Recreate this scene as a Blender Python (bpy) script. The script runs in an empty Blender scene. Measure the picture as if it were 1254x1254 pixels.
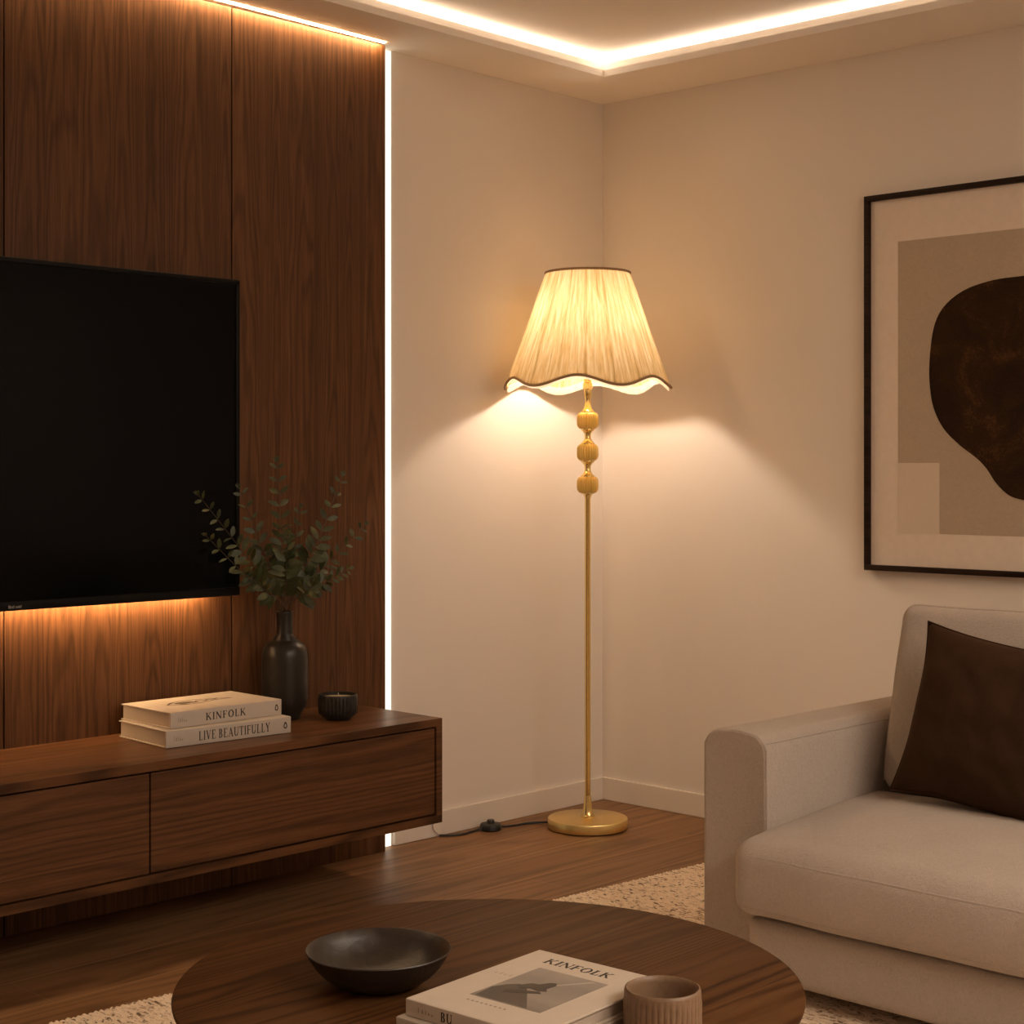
import bpy, bmesh, math, random
from mathutils import Vector, Matrix, noise
from math import sin, cos, pi, radians, sqrt, atan2, floor

# ------------------------------------------------------------------ camera, world, exposure
S = bpy.context.scene
COL = S.collection
CAM = Vector((-4.278, -3.705, 1.146))
cd = bpy.data.cameras.new('camera'); co = bpy.data.objects.new('camera', cd); COL.objects.link(co)
co.location = CAM; co.rotation_euler = (pi/2, 0, radians(-45.93))
cd.sensor_width = 36; cd.lens = 57.42; cd.shift_y = -55/1254; cd.clip_start = .05
S.camera = co
S.view_settings.view_transform = 'Standard'; S.view_settings.look = 'None'
S.view_settings.gamma = 1; S.view_settings.use_curve_mapping = False
S.view_settings.exposure = 0.68
W = bpy.data.worlds.new('World'); S.world = W; W.use_nodes = True
W.node_tree.nodes['Background'].inputs[0].default_value = (.9, .75, .6, 1)
W.node_tree.nodes['Background'].inputs[1].default_value = 0.05
S.cycles.use_denoising = True
S.cycles.max_bounces = 10; S.cycles.diffuse_bounces = 6; S.cycles.transmission_bounces = 8
S.cycles.sample_clamp_indirect = 4.0
WARM = (1.0, .80, .61, 1)
L_BULB = 235; L_COVE = 4.6; L_TOP = 85; L_EDGE = 1.0; L_TV = 66; L_FILL = 8.6

# ------------------------------------------------------------------ helpers
def link(o, parent=None):
    COL.objects.link(o)
    if parent: o.parent = parent
    return o

def mesh_obj(name, verts, faces, mat=None, parent=None, loc=(0, 0, 0), rot=(0, 0, 0), smooth=True, angle=35):
    me = bpy.data.meshes.new(name)
    me.from_pydata([tuple(v) for v in verts], [], faces); me.update()
    bm = bmesh.new(); bm.from_mesh(me); bmesh.ops.recalc_face_normals(bm, faces=bm.faces); bm.to_mesh(me); bm.free()
    if smooth:
        me.polygons.foreach_set('use_smooth', [True]*len(me.polygons))
        me.set_sharp_from_angle(angle=radians(angle))
    o = bpy.data.objects.new(name, me)
    o.location = loc; o.rotation_euler = rot
    if mat: me.materials.append(mat)
    return link(o, parent)

class MB:                                   # mesh buffer
    def __init__(s): s.v = []; s.f = []
    def add(s, vf, m=None):
        v, f = vf; n = len(s.v)
        s.v += [(m @ Vector(p)) if m else Vector(p) for p in v]
        s.f += [tuple(i+n for i in q) for q in f]
        return s
    def obj(s, name, mat=None, parent=None, **k): return mesh_obj(name, s.v, s.f, mat, parent, **k)

def box(x0, x1, y0, y1, z0, z1, b=0.0):
    bm = bmesh.new(); bmesh.ops.create_cube(bm, size=1)
    for v in bm.verts:
        v.co = Vector(((x0+x1)/2+v.co.x*(x1-x0), (y0+y1)/2+v.co.y*(y1-y0), (z0+z1)/2+v.co.z*(z1-z0)))
    if b > 0: bmesh.ops.bevel(bm, geom=bm.edges[:], offset=b, segments=3, profile=.5, affect='EDGES')
    r = ([v.co.copy() for v in bm.verts], [tuple(v.index for v in f.verts) for f in bm.faces]); bm.free()
    return r

def rbox(hx, hy, hz, r, n=24, fn=None):     # soft rounded box on a dense grid; fn(p, n)->p bends it
    bm = bmesh.new(); bmesh.ops.create_cube(bm, size=2)
    bmesh.ops.subdivide_edges(bm, edges=bm.edges[:], cuts=n, use_grid_fill=True)
    h = Vector((hx, hy, hz))
    for v in bm.verts:
        p = Vector((v.co.x*hx, v.co.y*hy, v.co.z*hz))
        # concentrate loops near the rounded border
        for a in range(3):
            t = v.co[a]; k = max(0.0, (h[a]-r)/h[a])
            s = (abs(t)/.8*k) if abs(t) < .8 else k+(abs(t)-.8)/.2*(1-k)
            p[a] = math.copysign(s*h[a], t)
        q = Vector([max(-(h[a]-r), min(h[a]-r, p[a])) for a in range(3)])
        d = p-q
        if d.length > 1e-9:
            # cube to sphere on the corner shell
            m = max(abs(d[a]) for a in range(3))
            p = q+d.normalized()*m
        v.co = fn(p) if fn else p
    r_ = ([v.co.copy() for v in bm.verts], [tuple(v.index for v in f.verts) for f in bm.faces]); bm.free()
    return r_

def lathe(prof, seg=64, rib=None, cap0=True, cap1=True):
    v = []; f = []; n = len(prof)
    for i, p in enumerate(prof):
        for k in range(seg):
            a = 2*pi*k/seg; r = p[0]
            if rib and len(p) > 2 and p[2]: r += p[2]*rib(a)
            v.append(Vector((r*cos(a), r*sin(a), p[1])))
    for i in range(n-1):
        for k in range(seg):
            k2 = (k+1) % seg
            f.append((i*seg+k, i*seg+k2, (i+1)*seg+k2, (i+1)*seg+k))
    if cap0: f.append(tuple(range(seg))[::-1])
    if cap1: f.append(tuple((n-1)*seg+k for k in range(seg)))
    return v, f

def tube(pts, r, seg=8, closed=False):
    pts = [Vector(p) for p in pts]; n = len(pts); v = []; f = []
    rr = r if isinstance(r, (list, tuple)) else [r]*n
    up = None
    for i in range(n):
        if closed: t = pts[(i+1) % n]-pts[i-1]
        else: t = pts[min(i+1, n-1)]-pts[max(i-1, 0)]
        t.normalize()
        if up is None: up = Vector((0, 0, 1)) if abs(t.z) < .9 else Vector((1, 0, 0))
        s = t.cross(up).normalized(); up = s.cross(t).normalized()
        for k in range(seg):
            a = 2*pi*k/seg
            v.append(pts[i]+(s*cos(a)+up*sin(a))*rr[i])
    for i in range(n if closed else n-1):
        j = (i+1) % n
        for k in range(seg):
            k2 = (k+1) % seg
            f.append((i*seg+k, i*seg+k2, j*seg+k2, j*seg+k))
    if not closed:
        f.append(tuple(range(seg))); f.append(tuple((n-1)*seg+k for k in range(seg))[::-1])
    return v, f

def smooth_path(pts, n=8):                  # Catmull-Rom
    P = [Vector(p) for p in pts]; P = [2*P[0]-P[1]]+P+[2*P[-1]-P[-2]]; out = []
    for i in range(1, len(P)-2):
        for k in range(n):
            t = k/n
            a, b, c, d = P[i-1], P[i], P[i+1], P[i+2]
            out.append(.5*((2*b)+(c-a)*t+(2*a-5*b+4*c-d)*t*t+(3*b-a-3*c+d)*t**3))
    out.append(P[-2]); return out

def prism(poly, z0, z1):                    # closed polygon in XY extruded in Z
    n = len(poly)
    v = [Vector((p[0], p[1], z0)) for p in poly]+[Vector((p[0], p[1], z1)) for p in poly]
    f = [tuple(range(n))[::-1], tuple(range(n, 2*n))]+[(i, (i+1) % n, n+(i+1) % n, n+i) for i in range(n)]
    return v, f

def thing(name, label, cat, loc=(0, 0, 0), rot=(0, 0, 0), group=None):
    o = bpy.data.objects.new(name, None); o.empty_display_size = .1
    o.location = loc; o.rotation_euler = rot
    COL.objects.link(o); return tag(o, label, cat, group)

def tag(o, label, cat, group=None):
    o['label'] = label; o['category'] = cat
    if group: o['group'] = group
    return o

def struct(o): o['kind'] = 'structure'; return o

# ------------------------------------------------------------------ materials
class NT:
    def __init__(s, name):
        s.m = bpy.data.materials.new(name); s.m.use_nodes = True; s.t = s.m.node_tree; s.t.nodes.clear()
        s.out = s.t.nodes.new('ShaderNodeOutputMaterial')
    def n(s, typ, ins=None, **props):
        nd = s.t.nodes.new('ShaderNode'+typ)
        for k, v in props.items(): setattr(nd, k, v)
        for k, v in (ins or {}).items():
            sk = nd.inputs[k]
            if isinstance(v, bpy.types.NodeSocket): s.t.links.new(v, sk)
            else: sk.default_value = v
        return nd
    def math(s, op, a, b=0.0, c=None):
        d = {0: a, 1: b}
        if c is not None: d[2] = c
        return s.n('Math', d, operation=op).outputs[0]
    def noise(s, vec, scale, detail=4, rough=.55, dist=0.0):
        return s.n('TexNoise', {'Vector': vec, 'Scale': scale, 'Detail': detail, 'Roughness': rough, 'Distortion': dist}).outputs['Fac']
    def comb(s, x, y, z): return s.n('CombineXYZ', {0: x, 1: y, 2: z}).outputs[0]
    def mix(s, fac, a, b, blend='MIX'):
        nd = s.n('Mix', None, data_type='RGBA', blend_type=blend)
        for i, v in ((0, fac), (6, a), (7, b)):
            if isinstance(v, bpy.types.NodeSocket): s.t.links.new(v, nd.inputs[i])
            else: nd.inputs[i].default_value = v if i == 0 else (*v[:3], 1)
        return nd.outputs[2]
    def ramp(s, fac, stops):
        nd = s.n('ValToRGB', {0: fac}); e = nd.color_ramp.elements
        while len(e) < len(stops): e.new(.5)
        for q, (p, c) in zip(e, stops): q.position = p; q.color = (*c[:3], 1)
        return nd.outputs[0]
    def bump(s, h, strength=.3, dist=.01):
        return s.n('Bump', {'Height': h, 'Strength': strength, 'Distance': dist}).outputs[0]
    def bsdf(s, **ins):
        nd = s.n('BsdfPrincipled'); s.b = nd
        for k, v in ins.items():
            sk = nd.inputs[k.replace('_', ' ')]
            if isinstance(v, bpy.types.NodeSocket): s.t.links.new(v, sk)
            elif isinstance(v, tuple) and len(v) == 3 and sk.type == 'RGBA': sk.default_value = (*v, 1)
            else: sk.default_value = v
        s.t.links.new(nd.outputs[0], s.out.inputs[0]); return s.m
    def obj(s): return s.n('TexCoord').outputs['Object']

def plain(name, col, rough=.5, **k):
    t = NT(name); co_ = t.obj()
    nz = t.noise(co_, 40, 3)
    c = t.mix(nz, tuple(x*.93 for x in col), tuple(min(1, x*1.07) for x in col))
    return t.bsdf(Base_Color=c, Roughness=rough, **k)

def emit(name, col, strength):
    t = NT(name)
    e = t.n('Emission', {'Color': col, 'Strength': strength})
    t.t.links.new(e.outputs[0], t.out.inputs[0]); return t.m

def wood(name, across, along, cols, strip=.11, rough=.42, freq=55, seam=None, bump=.05, arch=1.0, spec=.2, ring=.34, fine=420.0, tone=30.0):
    t = NT(name); sep = t.n('SeparateXYZ', {0: t.obj()})
    ax = {'x': 0, 'y': 1, 'z': 2}
    u = sep.outputs[ax[across]]; v = sep.outputs[ax[along]]
    other = [a for a in 'xyz' if a not in (across, along)][0]; w = sep.outputs[ax[other]]
    uu = t.math('ADD', u, t.math('MULTIPLY', w, .37))
    su = t.math('DIVIDE', uu, strip)
    sid = t.math('FLOOR', su)
    tu = t.math('SUBTRACT', t.math('FRACT', su), .5)
    wn = t.n('TexWhiteNoise', {'W': sid}, noise_dimensions='1D'); rnd = wn.outputs['Value']
    rs = t.n('SeparateColor', {0: wn.outputs['Color']})
    vv = t.math('ADD', v, t.math('MULTIPLY', rnd, 37.0))
    # slow warp of the growth rings
    nz = t.noise(t.comb(t.math('MULTIPLY', uu, 9.0), t.math('MULTIPLY', vv, 1.1), t.math('MULTIPLY', rnd, 9.0)), 1.0, 3, .5)
    nz2 = t.noise(t.comb(t.math('MULTIPLY', uu, 22.0), t.math('MULTIPLY', vv, 3.0), rnd), 1.0, 2, .5)
    toff = t.math('ADD', tu, t.math('MULTIPLY', t.math('SUBTRACT', rs.outputs[1], .5), .5))
    par = t.math('MULTIPLY', t.math('MULTIPLY', toff, toff), t.math('MULTIPLY_ADD', rs.outputs[0], 2.4*arch, .4*arch))
    fld = t.math('ADD', t.math('MULTIPLY', vv, .16), t.math('ADD', par, t.math('MULTIPLY', nz, .55)))
    fld = t.math('ADD', fld, t.math('MULTIPLY', nz2, .09))
    rng = t.math('MULTIPLY_ADD', t.math('SINE', t.math('MULTIPLY', fld, freq)), .5, .5)
    rng = t.math('POWER', rng, 2.2)
    fib = t.noise(t.comb(t.math('MULTIPLY', uu, fine), t.math('MULTIPLY', vv, 5.0), rnd), 1.0, 3, .6)
    por = t.noise(t.comb(t.math('MULTIPLY', uu, 900.0), t.math('MULTIPLY', vv, 16.0), rnd), 1.0, 2, .5)
    por = t.n('MapRange', {0: por, 1: .60, 2: .72, 3: 0.0, 4: 1.0}).outputs[0]
    ton = t.noise(t.comb(t.math('MULTIPLY', uu, tone), t.math('MULTIPLY', vv, .7), rnd), 1.0, 3, .55)
    fac = t.math('ADD', t.math('MULTIPLY', rng, ring), t.math('MULTIPLY', fib, .36+.34-ring))
    fac = t.math('ADD', fac, t.math('MULTIPLY', ton, .42))
    fac = t.math('ADD', fac, t.math('MULTIPLY', t.math('SUBTRACT', rs.outputs[2], .5), .10))
    c = t.ramp(fac, [(.22, cols[2]), (.52, cols[1]), (.86, cols[0])])
    c = t.mix(t.math('MULTIPLY', por, .45), c, tuple(x*.45 for x in cols[0]))
    hgt = t.math('MULTIPLY', fib, -1.0)
    if seam:                                # floor boards: width, length, light seam colour that paints the bevel highlight
        bw, bl, sc = seam
        a = t.math('DIVIDE', u, bw); row = t.math('FLOOR', a); fa = t.math('FRACT', a)
        rw = t.n('TexWhiteNoise', {'W': row}, noise_dimensions='1D').outputs['Value']
        b_ = t.math('ADD', t.math('DIVIDE', v, bl), t.math('MULTIPLY', rw, 5.0)); fb = t.math('FRACT', b_)
        bid = t.math('ADD', t.math('MULTIPLY', row, 17.3), t.math('FLOOR', b_))
        bt = t.n('TexWhiteNoise', {'W': bid}, noise_dimensions='1D').outputs['Value']
        c = t.mix(t.math('MULTIPLY', bt, .22), c, cols[0])
        ea = t.math('MINIMUM', fa, t.math('SUBTRACT', 1.0, fa)); eb = t.math('MINIMUM', fb, t.math('SUBTRACT', 1.0, fb))
        m1 = t.math('LESS_THAN', t.math('MULTIPLY', ea, bw), .0024); m2 = t.math('LESS_THAN', t.math('MULTIPLY', eb, bl), .0012)
        c = t.mix(t.math('MAXIMUM', t.math('MULTIPLY', m1, .8), t.math('MULTIPLY', m2, .5)), c, sc)
    nrm = t.bump(hgt, bump, .002)
    rg = t.math('MULTIPLY_ADD', ton, .14, rough-.07)
    return t.bsdf(Base_Color=c, Roughness=rg, Normal=nrm, **{'Specular_IOR_Level': spec})

WALNUT = [(.034, .0130, .0048), (.090, .0375, .0142), (.156, .069, .027)]
M = {}
M['panel'] = wood('walnut_veneer_upright', 'x', 'z', WALNUT, strip=.095, rough=.5, freq=78, ring=.20, fine=210.0, tone=70.0)
M['console'] = wood('walnut_veneer_lengthwise', 'z', 'x', WALNUT, strip=.31, rough=.48, freq=46, arch=1.5, ring=.20, fine=240.0, tone=46.0)
M['console_top'] = wood('walnut_veneer_top', 'y', 'x', WALNUT, strip=.21, rough=.36, freq=60)
M['table'] = wood('dark_walnut_table', 'y', 'x', [(.030, .012, .0045), (.076, .0315, .0105), (.118, .053, .019)], strip=.16, rough=.5, freq=60, spec=.06, fine=300.0)
M['floor'] = wood('oak_floor', 'y', 'x', [(.115, .055, .023), (.225, .116, .052), (.295, .157, .072)], strip=.19, rough=.46, freq=48, spec=.25, ring=.30, fine=240.0,
                  seam=(.19, 2.1, (.34, .20, .105)))

def plaster(name, col, rough=.85, bs=.06):
    t = NT(name); c = t.obj()
    n1 = t.noise(c, 220, 3); n2 = t.noise(c, 1.3, 3)
    cc = t.mix(n2, tuple(x*.97 for x in col), tuple(min(1, x*1.03) for x in col))
    return t.bsdf(Base_Color=cc, Roughness=rough, Normal=t.bump(n1, bs, .002), **{'Specular_IOR_Level': .25})
M['wall'] = plaster('painted_wall', (.74, .68, .62))
M['ceil'] = plaster('painted_ceiling', (.86, .80, .73))
M['base'] = plaster('painted_skirting', (.74, .67, .59), .6, .02)

def fabric(name, col, amp=.15, bs=.8, sc=1.0, sheen=.3, rough=.9, blotch=6, sheen_tint=(1, .9, .8)):
    t = NT(name); c = t.obj()
    n1 = t.noise(c, 95*sc, 4, .62, 1.8); n2 = t.noise(c, blotch, 3); n3 = t.noise(c, 700*sc, 2)
    f = t.math('MULTIPLY_ADD', n1, .55, t.math('MULTIPLY', n3, .45))
    cc = t.mix(t.math('MULTIPLY_ADD', f, .8, t.math('MULTIPLY', n2, .2)), tuple(x*(1-amp*2) for x in col), tuple(min(1, x*(1+amp*2)) for x in col))
    return t.bsdf(Base_Color=cc, Roughness=rough, Normal=t.bump(f, bs, .005), Sheen_Weight=sheen, Sheen_Roughness=.5, Sheen_Tint=sheen_tint,
                  **{'Specular_IOR_Level': .08})
M['sofa'] = fabric('beige_linen', (.485, .415, .36), amp=.22, bs=1.0)
M['pillow'] = fabric('brown_velvet', (.038, .019, .010), amp=.30, bs=.2, sheen=.08, rough=.9, blotch=9, sheen_tint=(.6, .32, .15))

def brass(name, rough, aniso=0.0):
    t = NT(name); c = t.obj()
    n1 = t.noise(c, 60, 3)
    k = dict(Base_Color=t.mix(n1, (.84, .62, .24), (.93, .72, .32)), Metallic=1.0, Roughness=rough)
    if aniso:
        tg = t.n('Tangent', None, direction_type='RADIAL', axis='Z').outputs[0]
        k.update(Anisotropic=aniso, Tangent=tg)
    return t.bsdf(**k)
M['brass'] = brass('polished_brass', .22)
M['brass_brushed'] = brass('brushed_brass', .33, .75)
t = NT('amber_glass_bead'); c = t.obj()
M['bead'] = t.bsdf(Base_Color=t.mix(t.noise(c, 30, 2), (.70, .45, .09), (.86, .61, .18)), Roughness=.28, Metallic=.25, Subsurface_Weight=.25, Subsurface_Radius=(.02, .012, .004), Coat_Weight=.4)
M['ink'] = plain('black_ink', (.015, .012, .010), .6)
M['ink_grey'] = plain('grey_ink', (.30, .25, .20), .7)
M['paper'] = plain('cream_book_cloth', (.48, .42, .36), .6)
M['paper_warm'] = plain('cream_book_jacket', (.54, .47, .395), .5)
M['black_plastic'] = plain('black_plastic', (.012, .011, .010), .45)
M['tv_frame'] = plain('tv_bezel', (.006, .006, .006), .3, Specular_IOR_Level=.1)
M['tv_screen'] = plain('tv_glass', (.003, .003, .003), .12, Specular_IOR_Level=.06)
M['dark_metal'] = plain('dark_metal', (.03, .027, .025), .4, Metallic=.7)
t = NT('black_stoneware'); c = t.obj(); n1 = t.noise(c, 55, 5, .6)
M['stoneware'] = t.bsdf(Base_Color=t.mix(n1, (.010, .008, .0065), (.030, .025, .021)), Specular_IOR_Level=.3, Roughness=t.math('MULTIPLY_ADD', n1, .25, .22), Normal=t.bump(n1, .12, .004))
t = NT('hammered_bowl'); c = t.obj(); n1 = t.noise(c, 28, 4, .6, 1.5)
M['bowl'] = t.bsdf(Base_Color=t.mix(n1, (.014, .010, .008), (.050, .036, .026)), Roughness=t.math('MULTIPLY_ADD', n1, .3, .25), Normal=t.bump(n1, .25, .006))
t = NT('sand_stoneware'); c = t.obj(); n1 = t.noise(c, 120, 4, .6)
M['cup'] = t.bsdf(Base_Color=t.mix(n1, (.15, .088, .05), (.26, .165, .10)), Roughness=.42, Normal=t.bump(n1, .1, .002))
M['wax'] = plain('candle_wax', (.42, .30, .18), .5, Subsurface_Weight=.3)
M['wick'] = plain('wick', (.5, .42, .32), .9)
t = NT('page_edges'); sep = t.n('SeparateXYZ', {0: t.obj()})
pg = t.noise(t.comb(t.math('MULTIPLY', sep.outputs[0], 2.0), t.math('MULTIPLY', sep.outputs[1], 2.0), t.math('MULTIPLY', sep.outputs[2], 1500.0)), 1.0, 2)
M['pages'] = t.bsdf(Base_Color=t.mix(pg, (.33, .275, .225), (.47, .40, .335)), Roughness=.85, Normal=t.bump(pg, .2, .001))
t = NT('leaf'); c = t.obj(); n1 = t.noise(c, 26, 3)
M['leaf'] = t.bsdf(Base_Color=t.ramp(n1, [(.32, (.012, .020, .006)), (.55, (.030, .044, .016)), (.72, (.075, .085, .026))]), Roughness=.5, Subsurface_Weight=.08)
M['stem'] = plain('twig', (.05, .034, .016), .7)

# ------------------------------------------------------------------ room shell
def tilt(x, y): return -.008*x+.011*y       # the ceiling is a hair out of level
def tilted(vf): return [Vector((p[0], p[1], p[2]+tilt(p[0], p[1]))) for p in vf[0]], vf[1]
X0, Y0 = -6.2, -5.6
struct(MB().add(box(X0-.1, .1, Y0-.1, .1, -.1, 0)).obj('floor', M['floor']))
struct(MB().add(box(X0-.1, .1, 0, .1, 0, 2.7)).obj('wall_left', M['wall']))
struct(MB().add(box(0, .1, Y0-.1, 0, 0, 2.7)).obj('wall_right', M['wall']))
struct(MB().add(box(X0-.1, X0, Y0-.1, 0, 0, 2.7)).obj('wall_rear', M['wall']))
struct(MB().add(box(X0, 0, Y0-.1, Y0, 0, 2.7)).obj('wall_front', M['wall']))
ZS, ZL, ZC = 2.400, 2.4215, 2.478           # soffit underside, lip top, raised ceiling
struct(MB().add(tilted(box(X0, 0, Y0, 0, ZC, ZC+.08))).obj('ceiling', M['ceil'], smooth=False))
def ring(x0, x1, y0, y1, w0, w1, z0, z1):   # rectangular ring between insets w0 (outer) and w1 (inner); the picture-wall side is a little wider
    e0 = .037 if w0 else 0; e1 = .037
    o = [(x0+w0, y0+w0), (x1-w0-e0, y0+w0), (x1-w0-e0, y1-w0), (x0+w0, y1-w0)]
    i = [(x0+w1, y0+w1), (x1-w1-e1, y0+w1), (x1-w1-e1, y1-w1), (x0+w1, y1-w1)]
    v = [Vector((*p, z)) for z in (z0, z1) for p in o+i]; f = []
    for k in range(4):
        j = (k+1) % 4
        f += [(k, j, 4+j, 4+k), (8+k, 8+j, 12+j, 12+k), (k, j, 8+j, 8+k), (4+k, 4+j, 12+j, 12+k)]
    return v, f
struct(MB().add(tilted(ring(X0, 0, Y0, 0, 0.0, .267, ZS, ZL))).obj('trim_1', M['ceil'], smooth=False))
struct(MB().add(tilted(ring(X0, 0, Y0, 0, 0.0, .235, ZL, ZC))).obj('trim_2', M['ceil'], smooth=False))
M['led_cove'] = emit('led_cove', WARM, L_COVE)
o = MB().add(tilted(ring(X0, 0, Y0, 0, .2335, .2365, 2.4535, 2.4778))).obj('cove_light_strip', M['led_cove'], smooth=False)
tag(o, 'glowing warm light strip running around the recessed ceiling edge', 'light strip')

# unseen round fill lights, added on the ceiling behind and beside the camera
M['fill_disc'] = emit('fill_light_glow', (1, .83, .66, 1), L_FILL)
M['white_metal'] = plain('white_metal', (.75, .73, .70), .4)
for dxy, lab in (((-1.45, -4.2), 'added round fill light on the ceiling nearest the picture wall, above the far end of the sofa'), ((-2.9, -4.8), 'added round fill light on the ceiling in the middle of the room, well away from the picture wall')):
    zz = ZC+tilt(*dxy)
    d = thing('fill_light', lab, 'ceiling light', (dxy[0], dxy[1], zz), group='added round fill lights')
    MB().add(lathe([(.600, .004), (.625, .004), (.625, -.022), (.620, -.026), (.606, -.026), (.600, -.020)], 64, cap0=False, cap1=False)).obj('rim', M['white_metal'], d)
    MB().add(lathe([(0, -.016), (.6005, -.016), (.6005, -.010), (0, -.010)], 64, cap0=False, cap1=False)).obj('diffuser', M['fill_disc'], d)

PY = -.045                                   # front plane of the wall panelling
struct(MB().add(box(-.972, -.012, -.012, 0, 0, .076, .002)).obj('baseboard_left', M['base'], smooth=False))
struct(MB().add(box(-.012, 0, Y0, 0, 0, .076, .002)).obj('baseboard_right', M['base'], smooth=False))

# ------------------------------------------------------------------ walnut panelling and its light strips
edges = [(-1.5972, -1.040, 'narrow upright walnut wall panel to the right of the television, behind the black vase'),
         (-2.276, -1.6015, 'wide walnut wall panel behind the right end of the television and the stacked books'),
         (-2.955, -2.2800, 'walnut wall panel at the left edge of the view, only a sliver showing'),
         (-3.634, -2.9594, 'walnut wall panel beyond the left edge of the photo, behind the television end')]
for a, b, lab in edges:
    o = MB().add(box(a, b, PY, 0, 0, ZS+.004, .0015)).obj('wall_panel', M['panel'], smooth=False)
    tag(o, lab, 'wall panel', 'walnut wall panels')
M['led_top'] = emit('led_top', (1, .66, .34, 1), L_TOP)
o = MB().add(tilted(box(-3.63, -1.056, PY-.019, PY-.008, ZS-.002, ZS-.0002))).obj('ceiling_light_strip', M['led_top'], smooth=False)
tag(o, 'thin light strip along the ceiling grazing the top of the walnut panels', 'light strip')
M['led_edge'] = emit('led_edge', (1, .85, .65, 1), L_EDGE)
o = MB().add(box(-1.038, -.983, -.006, -.0005, .001, ZS+.004)).obj('upright_light_strip', M['led_edge'], smooth=False)
tag(o, 'vertical white light strip between the walnut panel and the plain wall', 'light strip')

# ------------------------------------------------------------------ television
TX1, TX0, TZ0, TZ1, TF = -1.620, -3.13, .800, 1.651, -.110
tv = thing('television', 'large black wall television above the walnut console, switched off', 'television', ((TX0+TX1)/2, TF, TZ0))
def rel(o_): return Matrix.Translation(-Vector(o_.location))
bz = MB(); bw = .012
for q in ((TX0, TX1, TZ1-bw, TZ1), (TX0, TX1, TZ0, TZ0+.022), (TX0, TX0+bw, TZ0+.022, TZ1-bw), (TX1-bw, TX1, TZ0+.022, TZ1-bw)):
    bz.add(box(q[0], q[1], TF, TF+.03, q[2], q[3], .0015), rel(tv))
bz.obj('bezel', M['tv_frame'], tv)
MB().add(box(TX0+bw-.001, TX1-bw+.001, TF+.004, TF+.02, TZ0+.021, TZ1-bw+.001), rel(tv)).obj('screen', M['tv_screen'], tv, smooth=False)
MB().add(box(TX0+.02, TX1-.02, TF+.0295, TF+.045, TZ0+.07, TZ1-.03, .004), rel(tv)).obj('back_cover', M['black_plastic'], tv)
MB().add(box(-2.6, -2.15, TF+.044, PY-.0008, 1.1, 1.45, .003), rel(tv)).obj('wall_bracket', M['black_plastic'], tv)
lg = MB()
for k, (w, h) in enumerate(((.004, .0075), (.003, .0055), (.0035, .0055), (.0012, .0075), (.003, .005), (.0035, .005), (.003, .0055), (.0013, .007))):
    lg.add(box(-2.302+k*.0047, -2.302+k*.0047+w, TF-.0006, TF+.001, .806, .806+h), rel(tv))
lg.obj('maker_mark', plain('grey_mark', (.20, .19, .18), .5), tv, smooth=False)
M['led_tv'] = emit('led_tv', (1, .62, .30, 1), L_TV)
o = MB().add(box(-3.05, -1.70, TF+.0302, TF+.042, .812, .832)).obj('backlight_strip', M['led_tv'], smooth=False)
tag(o, 'amber light strip hidden behind the lower edge of the television', 'light strip')

# ------------------------------------------------------------------ media console
CX0, CX1, CY0, CY1, CZ0, CZ1 = -3.06, -1.192, -.452, PY, .172, .458
cs = thing('media_console', 'long floating walnut media console below the television', 'console', ((CX0+CX1)/2, (CY0+CY1)/2, CZ0))
T = .022; m = rel(cs)
MB().add(box(CX0, CX1, CY0, CY1, CZ1-T, CZ1, .0012), m).obj('top_board', M['console_top'], cs, smooth=False)
MB().add(box(CX0, CX1, CY0, CY1, CZ0, CZ0+T, .0012), m).obj('bottom_board', M['console_top'], cs, smooth=False)
for a, b in ((CX0, CX0+T), (CX1-T, CX1)):
    MB().add(box(a, b, CY0, CY1, CZ0+T, CZ1-T, .001), m).obj('end_board', M['console'], cs, smooth=False)
MB().add(box(CX0+T, CX1-T, CY0+.05, CY1, CZ0+T, CZ1-T), m).obj('carcass', plain('dark_cavity_board', (.02, .011, .006), .8), cs, smooth=False)
g = .0045
for a, b in ((CX0+T+g, -2.128-g/2), (-2.128+g/2, CX1-T-g)):
    MB().add(box(a, b, CY0+.003, CY0+.022, CZ0+T+g, CZ1-T-g, .001), m).obj('door', M['console'], cs, smooth=False)

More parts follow.
